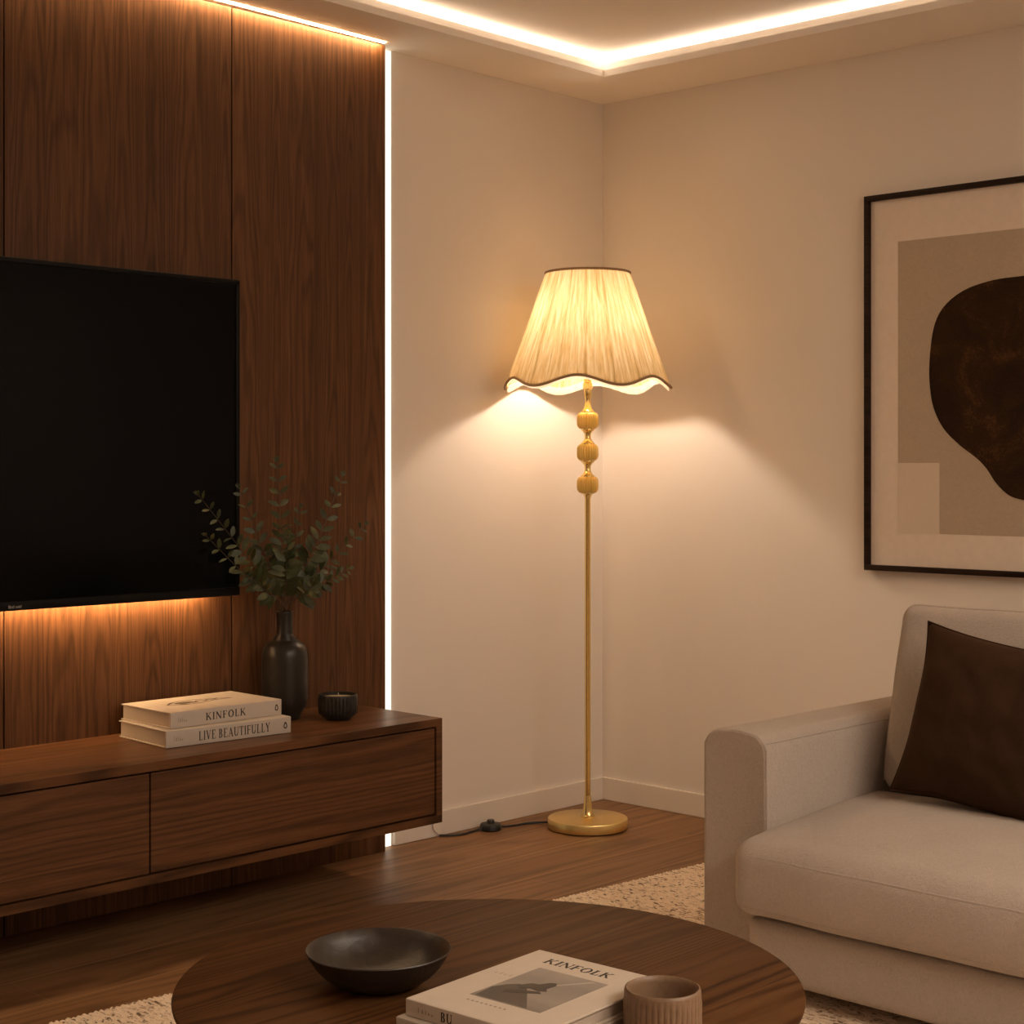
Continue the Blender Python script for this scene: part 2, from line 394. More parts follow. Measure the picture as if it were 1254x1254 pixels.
# ------------------------------------------------------------------ serif lettering
def letters(s, h, depth=.0005, space=.16):
    """flat serif capitals in the XY plane, baseline y=0, height h; returns mesh buffer and width"""
    out = MB(); x = 0.0; TH, TN, SB = .17, .065, .055
    def st(x0, y0, x1, y1, w):
        d = Vector((x1-x0, y1-y0)); L = d.length; d /= L; nn = Vector((-d.y, d.x))*w/2
        poly = [(x0+nn.x, y0+nn.y), (x0-nn.x, y0-nn.y), (x1-nn.x, y1-nn.y), (x1+nn.x, y1+nn.y)]
        out.add(prism([((x+a)*h, b*h) for a, b in poly], 0, depth))
    def arc(cx, cy, rx, ry, a0, a1, t0, t1, n=14):       # t0 thickness at sides, t1 at top/bottom
        for k in range(n):
            A, B = radians(a0+(a1-a0)*k/n), radians(a0+(a1-a0)*(k+1)/n)
            def P(a, s_): tt = t0*abs(cos(a))+t1*abs(sin(a)); return (cx+(rx-tt*s_)*cos(a), cy+(ry-tt*s_)*sin(a))
            q = [P(A, 0), P(B, 0), P(B, 1), P(A, 1)]
            out.add(prism([((x+a)*h, b*h) for a, b in q], 0, depth))
    def ser(cx, y, w=.3): st(cx-w/2, y, cx+w/2, y, SB)
    for ch in s:
        w = .5
        if ch == ' ': x += .38; continue
        if ch == 'I': st(.16, 0, .16, 1, TH); ser(.16, .025); ser(.16, .975); w = .32
        elif ch == 'K': st(.16, 0, .16, 1, TH); ser(.16, .025); ser(.16, .975); st(.22, .42, .68, .97, TN); ser(.66, .975, .24); st(.36, .56, .74, .03, TH*.9); ser(.74, .025, .26); w = .86
        elif ch == 'N': st(.14, 0, .14, 1, TN); ser(.14, .025, .24); ser(.10, .975, .2); st(.14, .97, .76, .03, TH); st(.78, 0, .78, 1, TN); ser(.78, .975, .24); w = .90
        elif ch == 'F': st(.16, 0, .16, 1, TH); ser(.16, .025); st(.02, .97, .62, .97, TN); st(.61, 1, .61, .78, TN*.8); st(.16, .52, .48, .52, TN); st(.48, .42, .48, .62, TN*.8); w = .66
        elif ch == 'E': st(.16, 0, .16, 1, TH); st(.02, .97, .62, .97, TN); st(.61, 1, .61, .78, TN*.8); st(.16, .52, .48, .52, TN); st(.02, .03, .66, .03, TN); st(.65, 0, .65, .24, TN*.8); w = .70
        elif ch == 'L': st(.16, 0, .16, 1, TH); ser(.16, .975); st(.02, .03, .62, .03, TN); st(.61, 0, .61, .26, TN*.8); w = .66
        elif ch == 'O': arc(.45, .5, .43, .52, 0, 360, TH, TN, 28); w = .90
        elif ch == 'T': st(.36, 0, .36, 1, TH); ser(.36, .025); st(.02, .97, .70, .97, TN); st(.03, 1, .03, .76, TN*.8); st(.69, 1, .69, .76, TN*.8); w = .72
        elif ch == 'V': st(.10, 1, .40, .02, TH); st(.40, .02, .70, 1, TN); ser(.10, .975, .26); ser(.70, .975, .22); w = .80
        elif ch == 'A': st(.12, 0, .42, .98, TN); st(.40, .98, .72, 0, TH); st(.22, .34, .60, .34, TN); ser(.12, .025, .24); ser(.72, .025, .28); w = .84
        elif ch == 'Y': st(.08, 1, .38, .45, TH); st(.38, .45, .68, 1, TN); st(.38, 0, .38, .48, TH); ser(.38, .025); ser(.08, .975, .24); ser(.68, .975, .22); w = .76
        elif ch == 'U': st(.16, .3, .16, 1, TH); ser(.16, .975); st(.72, .3, .72, 1, TN); ser(.72, .975, .24); arc(.41, .32, .335, .33, 180, 360, TH*.8, TN); w = .84
        elif ch == 'B': st(.16, 0, .16, 1, TH); st(.02, .97, .36, .97, TN); st(.02, .03, .38, .03, TN); st(.16, .52, .36, .52, TN); arc(.36, .755, .24, .245, -90, 90, TH, TN); arc(.38, .265, .28, .265, -90, 90, TH, TN); w = .70
        x += w+space
    return out, (x-space)*h

def tail_mark(h, depth=.0005):               # the little drop-shaped publisher mark
    b = MB(); n = 20
    def P(k, s_):
        a = 2*pi*k/n; r = (1-.45*s_)
        return (sin(a)*.30*r*h*(1-.35*cos(a)), (-.04*s_+.5*cos(a)*r)*h)
    for k in range(n):
        b.add(prism([P(k, 0), P(k+1, 0), P(k+1, 1), P(k, 1)], 0, depth))
    return b

SPINE = lambda x, y, z: Matrix.Translation((x, y, z)) @ Matrix.Rotation(pi/2, 4, 'X')   # writing that stands on the spine face

def book(name_label, L, D, H, loc, rz, title, th, tx, tw, mat, mark=True, group=None, small=True):
    """L along the spine (local x), D deep, spine on local y=0"""
    b = thing('book', name_label, 'book', loc, (0, 0, rz), group)
    c = .0032; ov = .004
    MB().add(box(0, L, 0, D, H-c, H, .0009)).obj('top_cover', mat, b, smooth=False)
    MB().add(box(0, L, 0, D, 0, c, .0009)).obj('bottom_cover', mat, b, smooth=False)
    MB().add(box(0, L, -.0022, .004, .0002, H-.0002, .0012)).obj('spine', mat, b)
    MB().add(box(ov, L-ov, .003, D-ov, c-.0002, H-c+.0002)).obj('page_block', M['pages'], b, smooth=False)
    if title:
        lt, w = letters(title, th, .0004)
        for p_ in lt.v: p_.x *= tw/w
        o = lt.obj('title_lettering', M['ink'], b, smooth=False)
        o.matrix_local = SPINE(tx, -.0021, H*.5-th*.5)
        o['label'] = 'dark serif spine title'
    if mark:
        o = tail_mark(H*.42).obj('publisher_mark', M['ink'], b, smooth=False)
        o.matrix_local = SPINE(L*.952, -.0021, H*.5)
    if small:
        sm = MB()
        for k, (dx, hh, w) in enumerate(((0, .012, .0012), (.006, .009, .0022), (.012, .010, .0012), (.017, .006, .002), (.022, .004, .003))):
            sm.add(box(dx, dx+w, 0, hh*H/.042, 0, .0004))
        o = sm.obj('small_print', M['ink_grey'], b, smooth=False)
        o.matrix_local = SPINE(.022, -.0021, H*.36)
    return b

B1 = book('thick cream book lying under another on the console, LIVE BEAUTIFULLY on its spine', .365, .235, .042, (-2.000, -.322, CZ1+.0004), radians(-4.2),
          'LIVE BEAUTIFULLY', .0225, .092, .208, M['paper'], group='books on the console')
B2 = book('cream book on top of the console stack, KINFOLK on its spine', .340, .222, .040, (-1.975, -.304, CZ1+.0428), radians(-.6),
          'KINFOLK', .0185, .104, .122, M['paper'], group='books on the console')
# faint leaf drawing on the upper book
dr = MB()
lf = [(-.062, .000), (-.04, .022), (-.01, .030), (.02, .024), (.045, .010), (.085, -.014), (.04, -.012), (.0, -.022), (-.035, -.018)]
for i in range(len(lf)):
    a, b = Vector(lf[i]), Vector(lf[(i+1) % len(lf)])
    d = (b-a).normalized(); nn = Vector((-d.y, d.x))*.0020
    dr.add(prism([tuple(a+nn), tuple(a-nn), tuple(b-nn), tuple(b+nn)], 0, .0003))
for i in range(9):
    a = Vector((-.05+i*.012, .012-.02*abs(sin(i*1.3)))); b = a+Vector((.018, -.012 if i % 2 else .012)); d = (b-a).normalized(); nn = Vector((-d.y, d.x))*.0026
    dr.add(prism([tuple(a+nn), tuple(a-nn), tuple(b-nn), tuple(b+nn)], 0, .0003))
dr.add(prism([(-.02+.022*cos(k*pi/8), .004+.013*sin(k*pi/8)) for k in range(16)], 0, .0003))
o = dr.obj('cover_drawing', plain('faded_ink', (.13, .095, .065), .7), B2, smooth=False)
o.location = (.150, .120, .0399); o.rotation_euler = (0, 0, .1); o.scale = (1.35, 1.2, 1); o['label'] = 'grey leaf drawing on the cover'

# ------------------------------------------------------------------ vase, branches, candle
VX, VY = -1.500, -.150
vs = thing('vase', 'matte black bottle vase holding leafy green branches on the console', 'vase', (VX, VY, CZ1))
prof = [(.0, 0), (.040, 0), (.043, .003), (.044, .012), (.050, .022), (.058, .036), (.0625, .055), (.063, .09), (.0632, .155), (.0625, .172), (.0597, .190), (.052, .204),
        (.040, .2132), (.029, .2180), (.0236, .223), (.0222, .232), (.0218, .262), (.0222, .288), (.0232, .292), (.0220, .294), (.0185, .290), (.018, .26), (.020, .235), (.045, .20), (.05, .1), (.0, .02)]
MB().add(lathe(prof, 72, cap0=False, cap1=False)).obj('vase_body', M['stoneware'], vs, angle=60)
VT = Vector((VX, VY, CZ1+.292))

FWD = Vector((.7185, .6955, 0)); RT = Vector((.6955, -.7185, 0))
def at_y(px, py, y):                         # photo pixel -> point on an upright plane at room depth y
    r = FWD+RT*((px-627)/2000)+Vector((0, 0, (572-py)/2000)); k = (y-CAM.y)/r.y
    return CAM+r*k

def leaf(base, dirv, nrm, L, Wd, curl):
    d = dirv.normalized(); s = d.cross(nrm).normalized(); n = s.cross(d).normalized()
    v = []; f = []; prof_ = [(0, .10), (.12, .45), (.30, .88), (.5, 1), (.7, .88), (.88, .5), (1, .04)]
    for (tt, w) in prof_:
        c = base+d*(L*tt)+n*(curl*L*(tt*tt)*-.35)
        v += [c+s*(Wd*w*.5)+n*(.10*Wd*w), c, c-s*(Wd*w*.5)+n*(.10*Wd*w)]
    for i in range(len(prof_)-1):
        a = i*3; f += [(a, a+1, a+4, a+3), (a+1, a+2, a+5, a+4)]
    k = len(v); v2 = [p-n*.0006 for p in v]           # real thickness
    f2 = [tuple(i+k for i in q)[::-1] for q in f]
    rim = []
    m_ = len(prof_)
    for i in range(m_-1):
        a = i*3; rim += [(a, a+3, a+3+k, a+k), (a+2, a+2+k, a+5+k, a+5)]
    return v+v2, f+f2+rim

random.seed(5)
BR = [ # tip px, tip py, room depth y of the tip, bend, number of leaf pairs, leaf size, label
    (243, 606, -.24, (-.02, .05), 15, .031, 'leafy green branch in the vase reaching up to the far left across the television'),
    (252, 656, -.27, (-.03, .02), 12, .029, 'lower left leafy branch in the vase, ending in front of the television screen'),
    (293, 598, -.17, (-.01, .03), 13, .031, 'leafy branch just left of the tallest one in the vase, tip by the television edge'),
    (339, 566, -.16, (.00, .02), 16, .034, 'tallest leafy branch standing upright in the middle of the vase'),
    (419, 583, -.15, (.03, .03), 14, .034, 'leafy branch rising steeply to the upper right of the vase'),
    (447, 643, -.19, (.05, .03), 13, .032, 'leafy branch reaching furthest right from the vase, pale tip'),
    (428, 697, -.24, (.05, .04), 10, .027, 'lowest right leafy branch in the vase with small leaves'),
    (352, 655, -.30, (.00, .02), 9, .040, 'short front branch with the broadest leaves in the middle of the vase'),
    (318, 715, -.25, (-.02, .02), 6, .032, 'short drooping branch low on the left side of the vase mouth'),
    (384, 716, -.27, (.02, .02), 6, .034, 'short branch low on the right side of the vase mouth'),
    (368, 622, -.10, (.01, .02), 12, .030, 'branch behind the tallest one in the vase, leaning slightly right'),
]
for i, (px, py, ty, bend, np_, ls, lab) in enumerate(BR):
    ls *= 1.34; np_ = max(5, round(np_*.95))
    tip = at_y(px, py, ty)
    off = RT*((i % 5)-2)*.005+FWD*(((i*2) % 5)-2)*.003
    b0 = VT+off*.9+Vector((0, 0, -.11)); b1 = VT+off
    mid = b1.lerp(tip, .5)+RT*bend[0]*.35+Vector((0, 0, bend[1]*.5))
    path = smooth_path([b0, b1, b1.lerp(mid, .5)+Vector((0, 0, .012)), mid, tip], 10)
    root = thing('leafy_branch', lab, 'branch', b0, group='leafy branches in the vase')
    mv = Matrix.Translation(-b0)
    n = len(path)
    MB().add(tube(path, [.0017-.0011*k/n for k in range(n)], 6), mv).obj('stem', M['stem'], root)
    lv = MB(); total = n-1; st_ = int(total*(.42 if py < 690 else .55))
    for k in range(np_):
        fpos = st_+(total-st_)*k/(np_-.5); i0 = int(fpos); p = path[i0].lerp(path[min(i0+1, total)], fpos-i0)
        tg = (path[min(i0+1, total)]-path[max(i0-1, 0)]).normalized()
        side0 = tg.cross(FWD).normalized()
        size = ls*(1.05-.62*(k/np_)**1.7)*random.uniform(.85, 1.12)
        tw = random.uniform(-.5, .5)+(1.15 if k % 2 else 0)*.5
        for sg in (-1, 1):
            sd = (Matrix.Rotation(tw, 3, tg) @ side0)*sg
            dv = tg*random.uniform(.45, .85)+sd*random.uniform(.8, 1.05)+Vector((0, 0, random.uniform(-.12, .2)))
            nr = (-FWD+Vector((random.uniform(-.6, .6), random.uniform(-.6, .6), random.uniform(.1, .9)))).normalized()
            lv.add(leaf(p+sd*.002, dv, nr, size, size*random.uniform(.40, .50), random.uniform(-.2, .8)), mv)
    for q in range(3):
        dv = path[-1]-path[-3]; dv = dv.normalized()+RT*(q-1)*.45
        lv.add(leaf(path[-1]-dv.normalized()*.001, dv, -FWD+Vector((0, 0, .3)), ls*.42, ls*.15, .2), mv)
    lv.obj('leaves', M['leaf'], root, angle=80)

KX, KY = -1.405, -.262
cn = thing('candle', 'ribbed black candle jar beside the vase at the console end', 'candle', (KX, KY, CZ1))
rb = lambda a: abs(cos(a*15))**.6
prof = [(0, 0), (.034, 0), (.037, .004, 0), (.044, .010, .0006), (.0505, .018, .0022), (.0515, .03, .0026), (.0515, .055, .0026), (.0515, .061, .0018), (.0525, .064, 0), (.0525, .0675), (.051, .069), (.0485, .0685), (.048, .060), (.048, .03), (0, .03)]
MB().add(lathe(prof, 240, rb, cap0=False, cap1=False)).obj('jar', M['stoneware'], cn, angle=50)
MB().add(lathe([(0, .031), (.0478, .031), (.0478, .0598), (.03, .0592), (.004, .0588), (0, .0588)], 48, cap0=False, cap1=False)).obj('wax', M['wax'], cn)
MB().add(tube([(.002, .0, .058), (.003, .001, .066), (.002, .001, .072)], .0011, 6)).obj('wick', M['wick'], cn)

# ------------------------------------------------------------------ floor lamp
LX, LY = -.384, -.270
lamp = thing('floor_lamp', 'brass floor lamp with a pleated scalloped shade, lit, in the room corner', 'floor lamp', (LX, LY, 0))
MB().add(lathe([(0, 0), (.120, 0), (.120, .003), (0, .003)], 96, cap0=False, cap1=False)).obj('felt_pad', M['black_plastic'], lamp)
MB().add(lathe([(0, .003), (.1245, .003), (.1268, .005), (.1268, .031), (.1255, .0335), (.123, .0345), (.02, .0365), (0, .0365)], 128, cap0=False, cap1=False)).obj('base', M['brass_brushed'], lamp, angle=30)
MB().add(lathe([(0, .036), (.0225, .036), (.0225, .039), (.0195, .043), (.016, .055), (.0132, .075), (.0112, .098), (.0100, .104), (0, .104)], 48, cap0=False, cap1=False)).obj('foot_flare', M['brass'], lamp)
MB().add(lathe([(0, .10), (.0092, .10), (.0092, 1.046), (.0105, 1.05), (.013, 1.058), (.021, 1.062), (.021, 1.064), (0, 1.064)], 40, cap0=False, cap1=False)).obj('pole', M['brass'], lamp)
for zc in (1.090, 1.193, 1.2935):
    pr = [(0, -.0265), (.020, -.0265), (.0255, -.0255, .0003), (.0300, -.0205, .0008), (.0320, -.0145, .0013), (.0325, -.008, .0014), (.0325, .008, .0014), (.0320, .0145, .0013), (.0300, .0205, .0008), (.0255, .0255, .0003), (.020, .0265), (0, .0265)]
    MB().add(lathe([(p[0], p[1]+zc)+tuple(p[2:]) for p in pr], 240, lambda a: 2.8*(abs(sin(a*12))-.5), cap0=False, cap1=False)).obj('ribbed_bead', M['bead'], lamp, angle=50)
def spool(z0, z1):
    h = z1-z0
    return [(0, z0), (.022, z0), (.022, z0+.003), (.0185, z0+.006), (.0150, z0+.009), (.0110, z0+.016), (.0100, z0+h*.5), (.0110, z1-.016), (.0150, z1-.009), (.0185, z1-.006), (.022, z1-.003), (.022, z1), (0, z1)]
for z0, z1 in ((1.1163, 1.1667), (1.2193, 1.2672)):
    MB().add(lathe(spool(z0, z1), 48, cap0=False, cap1=False)).obj('spool', M['brass'], lamp)
MB().add(lathe([(0, 1.3198), (.021, 1.3198), (.021, 1.323), (.016, 1.327), (.0115, 1.336), (.0092, 1.352), (.0092, 1.366), (.0118, 1.370), (.0118, 1.392), (.0150, 1.394), (.0150, 1.412), (.0122, 1.415), (.0122, 1.43), (0, 1.43)], 48, cap0=False, cap1=False)).obj('neck', M['brass'], lamp)
MB().add(lathe([(0, 1.43), (.016, 1.43), (.018, 1.44), (.018, 1.54), (.013, 1.545), (0, 1.545)], 32, cap0=False, cap1=False)).obj('socket', M['brass'], lamp)
M['bulb'] = emit('bulb_glow', WARM, L_BULB)
BZ = 1.600
bp = [(0, 1.544), (.013, 1.544), (.014, 1.555)]+[(.030*sin(a), BZ-.030*cos(a)) for a in [radians(q) for q in range(32, 180, 12)]]+[(0, BZ+.03)]
MB().add(lathe(bp, 24, cap0=False, cap1=False)).obj('bulb', M['bulb'], lamp)
# shade
t = NT('pleated_silk'); c = t.obj(); sp = t.n('SeparateXYZ', {0: c})
ang = t.n('Math', {0: sp.outputs[1], 1: sp.outputs[0]}, operation='ARCTAN2').outputs[0]
cyl = t.comb(t.math('MULTIPLY', ang, 9.0), t.math('MULTIPLY', sp.outputs[2], 3.2), 0.0)
f1 = t.noise(cyl, 1.9, 5, .66, 1.0); f2 = t.noise(t.comb(t.math('MULTIPLY', ang, 26.0), t.math('MULTIPLY', sp.outputs[2], 9.0), 0.0), 1.0, 4, .6, 1.0)
ff = t.math('MULTIPLY_ADD', f1, .6, t.math('MULTIPLY', f2, .4))
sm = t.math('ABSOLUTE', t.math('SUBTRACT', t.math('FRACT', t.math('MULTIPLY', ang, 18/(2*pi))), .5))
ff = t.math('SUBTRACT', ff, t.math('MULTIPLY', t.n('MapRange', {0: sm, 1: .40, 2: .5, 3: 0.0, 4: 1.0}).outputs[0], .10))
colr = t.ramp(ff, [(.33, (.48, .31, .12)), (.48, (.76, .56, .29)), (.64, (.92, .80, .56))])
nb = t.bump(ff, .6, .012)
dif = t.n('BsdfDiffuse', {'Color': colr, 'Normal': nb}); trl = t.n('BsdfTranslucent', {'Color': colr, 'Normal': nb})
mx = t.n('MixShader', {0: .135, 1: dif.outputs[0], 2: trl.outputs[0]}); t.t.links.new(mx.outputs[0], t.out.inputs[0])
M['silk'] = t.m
ZT = 1.7607; ZB = 1.4105; RTOP = .1336; RBOT = .257; TH0 = radians(214)
NS, NV = 360, 40
random.seed(3)
ph = [random.uniform(0, 6.28) for _ in range(8)]
def hem(a): return ZB+.0150*cos(6*(a-TH0))
def shade_pt(a, u):
    z = ZT+(hem(a)-ZT)*u
    q = (ZT-z)/(ZT-ZB)
    r = RTOP+(RBOT-RTOP)*(q*.93+.07*q*q)
    env = min(1, u*6)*min(1, (1-u)*8+.25)
    fold = (abs(sin(9*a+ph[0]))**.6-.6)*.0046+sin(47*a+ph[1]+3*u)*.0012+sin(83*a+ph[2]-2*u)*.0007+.0012*noise.noise((a*7, u*5, 2.3))
    seam = -.004*max(0, 1-abs(((6*(a-TH0)/(2*pi)+.5) % 1)-.5)*2/.10) if False else 0
    return Vector(((r+(fold+seam)*env)*cos(a), (r+(fold+seam)*env)*sin(a), z))
v = []; f = []
for j in range(NV+1):
    for k in range(NS): v.append(shade_pt(2*pi*k/NS, j/NV))
for j in range(NV):
    for k in range(NS):
        k2 = (k+1) % NS; f.append((j*NS+k, j*NS+k2, (j+1)*NS+k2, (j+1)*NS+k))
sh = mesh_obj('lamp_shade', v, f, M['silk'], lamp, angle=180)
M['trim'] = fabric('brown_braid', (.36, .23, .13), sc=2, sheen=.2)
MB().add(tube([shade_pt(2*pi*k/180, 1)+Vector((.002*cos(2*pi*k/180), .002*sin(2*pi*k/180), 0)) for k in range(180)], .0042, 8, True)).obj('hem_braid', M['trim'], sh)
MB().add(tube([shade_pt(2*pi*k/120, 0)+Vector((0, 0, .001)) for k in range(120)], .0042, 8, True)).obj('top_braid', M['trim'], sh)
t = NT('shade_lining'); c = t.obj()
lc = t.mix(t.noise(c, 8, 2), (.86, .76, .62), (.92, .84, .72))
dif = t.n('BsdfDiffuse', {'Color': lc}); trl = t.n('BsdfTranslucent', {'Color': lc}); mx = t.n('MixShader', {0: .35, 1: dif.outputs[0], 2: trl.outputs[0]})
t.t.links.new(mx.outputs[0], t.out.inputs[0]); M['lining'] = t.m
v = []; f = []                               # pale lining that peeps out under the braid
for j in range(7):
    for k in range(NS):
        a = 2*pi*k/NS; p = shade_pt(a, .96+.04*j/6); e = Vector((cos(a), sin(a), 0))
        v.append(p-e*.006+Vector((0, 0, -.010*(j/6)))+e*.0012*sin(60*a))
for j in range(6):
    for k in range(NS):
        k2 = (k+1) % NS; f.append((j*NS+k, j*NS+k2, (j+1)*NS+k2, (j+1)*NS+k))
mesh_obj('lining_frill', v, f, M['lining'], sh, angle=180)
sp_ = MB().add(tube([(.012*cos(a), .012*sin(a), ZT-.012) for a in [2*pi*k/16 for k in range(16)]], .002, 6, True))
for k in range(3): sp_.add(tube([(.012*cos(k*2.094), .012*sin(k*2.094), ZT-.012), ((RTOP-.002)*cos(k*2.094), (RTOP-.002)*sin(k*2.094), ZT-.004)], .0016, 6))
sp_.obj('top_spider', M['brass'], sh)
t = NT('added_diffuser'); dif = t.n('BsdfDiffuse', {'Color': (.85, .74, .56, 1)}); trl = t.n('BsdfTranslucent', {'Color': (.92, .77, .52, 1)}); mx = t.n('MixShader', {0: .68, 1: dif.outputs[0], 2: trl.outputs[0]})  # unseen cloth disc, added to weaken and soften the upward glow
t.t.links.new(mx.outputs[0], t.out.inputs[0])
MB().add(lathe([(.012, ZT-.009), (RTOP-.003, ZT-.003)], 64, cap0=False, cap1=False)).obj('added_diffuser', t.m, sh)
MB().add(tube([(.014, .0, 1.50), (.045, 0, 1.54), (.05, 0, 1.62), (.03, 0, 1.70), (0.010, 0, 1.7487)], .0018, 6)).obj('harp', M['brass'], lamp)
# cord and foot switch on the floor

mv = Matrix.Translation(-Vector((LX, LY, 0)))
MB().add(tube(smooth_path([(-.428, -.160, .010), (-.445, -.128, .006), (-.480, -.100, .0045), (-.530, -.092, .0045), (-.575, -.083, .006), (-.600, -.074, .010)], 8), .0036, 8), mv).obj('power_cord', M['black_plastic'], lamp)
MB().add(tube(smooth_path([(-.640, -.066, .010), (-.665, -.058, .006), (-.700, -.058, .0045), (-.735, -.062, .0045), (-.770, -.046, .0045), (-.798, -.022, .0045)], 8), .0036, 8), mv).obj('power_cord', M['black_plastic'], lamp)
o = MB().add(tube(smooth_path([(-.797, -.023, .005), (-.812, -.0152, .020), (-.818, -.0146, .045), (-.818, -.0146, .16)], 8), .0016, 6), mv).obj('cord_tail', plain('grey_cord', (.42, .37, .32), .6), lamp)
o['label'] = 'thin grey end of the cord'
sw = MB().add(lathe([(0, 0), (.030, 0), (.034, .003), (.034, .016), (.031, .021), (.012, .0225), (0, .0225)], 40, cap0=False, cap1=False), Matrix.Translation((-.620-LX, -.070-LY, .0002)) @ Matrix.Diagonal((1, 1, 1, 1))).obj('foot_switch', M['black_plastic'], lamp)
MB().add(lathe([(0, .0215), (.0125, .0215), (.0125, .030), (.0105, .033), (0, .0335)], 28, cap0=False, cap1=False), Matrix.Translation((-.620-LX, -.070-LY, 0))).obj('switch_button', plain('switch_black', (.02, .018, .016), .3), sw)

# ------------------------------------------------------------------ sofa
SX, YA, YI, YE = -1.344, -1.465, -1.633, -3.70
sofa = thing('sofa', 'beige fabric sofa with a dark brown cushion, right of the floor lamp', 'sofa', (-.92, (YA+YE)/2, .0152))
ms = rel(sofa)
SB = .055                                    # underside height
def arm(y0, y1):
    # rounded-top profile in YZ swept along x, ends softened
    yc, hw = (y0+y1)/2, abs(y1-y0)/2; zt = .562; R = .043; prof_ = []
    prof_ += [(-hw+.004, SB), (-hw, SB+.01), (-hw, .20), (-hw, .35)]
    for k in range(9):
        a = pi-pi/2*k/8; prof_.append((-hw+R+R*cos(a), zt-R+R*sin(a)))
    prof_ += [(0, zt+.004)]
    for k in range(9):
        a = pi/2-pi/2*k/8; prof_.append((hw-R+R*cos(a), zt-R+R*sin(a)))
    prof_ += [(hw, .35), (hw, .20), (hw, SB+.01), (hw-.004, SB)]
    cx = 0; cz = .33; b = MB(); v = []; f = []; n = len(prof_)
    st_ = [(SX+.0005, .90), (SX, .94), (SX+.001, .968), (SX+.005, .988), (SX+.012, 1.0)]
    xs = st_+[(SX+.012+(.80-.012)*k/14, 1.0) for k in range(1, 15)]
    for x, s in xs:
        for (py_, pz_) in prof_:
            wob = .0025*noise.noise((x*4, py_*9+y0, pz_*5))
            d = hw*(1-s)
            qy = math.copysign(max(0, abs(py_)-d), py_); qz = pz_-d if pz_ > .3 else pz_
            v.append(Vector((x, yc+qy+wob, qz+(wob if pz_ > .5 else 0))))
    for i in range(len(xs)-1):
        for k in range(n):
            k2 = (k+1) % n; f.append((i*n+k, i*n+k2, (i+1)*n+k2, (i+1)*n+k))
    f.append(tuple(range(n))); f.append(tuple((len(xs)-1)*n+k for k in range(n))[::-1])
    o_ = mesh_obj('arm', [ms @ p for p in v], f, M['sofa'], sofa, angle=60)
    pp = [Vector((SX+.0045, yc+a*.985, b_-(.003 if b_ > .3 else 0))) for a, b_ in prof_[1:-1]]
    MB().add(tube(smooth_path(pp, 3), .0032, 8), ms).obj('piping', M['sofa'], o_)
    # seam along the inner shoulder
    for sgn in (-1,):
        pp = [Vector((SX+.01+.78*k/12, yc+sgn*(hw-.006), zt-.020)) for k in range(13)]
        MB().add(tube(pp, .0013, 6), ms).obj('seam', M['sofa'], o_)
arm(YA, YI); arm(YE+.168, YE)
BXF = -1.418                                 # front of the base
MB().add(rbox(.40, (YI-YE-.168)/2-.001, .0655, .018, 16), ms @ Matrix.Translation((BXF+.40, (YI+YE+.168)/2, SB+.0655))).obj('base', M['sofa'], sofa, angle=60)
MB().add(rbox(.075, (YA-YE)/2-.17, .235, .03, 12), ms @ Matrix.Translation((-.575, (YA+YE)/2, .30))).obj('back_frame', M['sofa'], sofa, angle=60)
for x in (-1.28, -.60):
    for y in (YA-.06, YE+.06):
        MB().add(lathe([(0, .0002), (.018, .0002), (.022, SB-.011), (0, SB-.011)], 20, cap0=False, cap1=False), Matrix.Translation((x+.92, y-(YA+YE)/2, 0))).obj('leg', M['black_plastic'], sofa)
def seat(y0, y1):
    hx, hy, hz = .290, abs(y1-y0)/2-.002, .080
    def fn(p):
        u = p.x/hx; w = p.y/hy; q = Vector(p)
        k = max(0, 1-w*w)*(1-u*u)
        if p.z > 0: q.z += .022*max(0, 1-abs(w)**3)*max(0, 1-u*u)+.036*(u+1)/2
        q.z += .004*noise.noise((p.x*5, p.y*5+y0, p.z*3))
        if u < -.5: q.x -= .014*max(0, 1-(p.z/hz)**2)*max(0, 1-w**4)
        q.x += .004*noise.noise((p.y*7, p.z*7, y0))
        return q
    c_ = Matrix.Translation((-1.166, (y0+y1)/2, .272))
    o_ = MB().add(rbox(hx, hy, hz, .042, 36, fn), ms @ c_).obj('seat_cushion', M['sofa'], sofa, angle=180)
    for zz, rr in ((.0505, .0034), (-.058, .0024)):
        pp = []
        for k in range(41):
            w = -1+2*k/40; e = max(0, abs(w)-.93)/.07
            p = fn(Vector((-hx+.010+(.022*e*e), w*(hy-.006), zz)))
            pp.append(p+Vector((-.0045, 0, .0)))
        MB().add(tube(pp, rr, 8), ms @ c_).obj('piping', M['sofa'], o_)
YM = (YI+YE+.168)/2
seat(YI+.020, YM); seat(YM, YE+.168)
LEAN = radians(14)
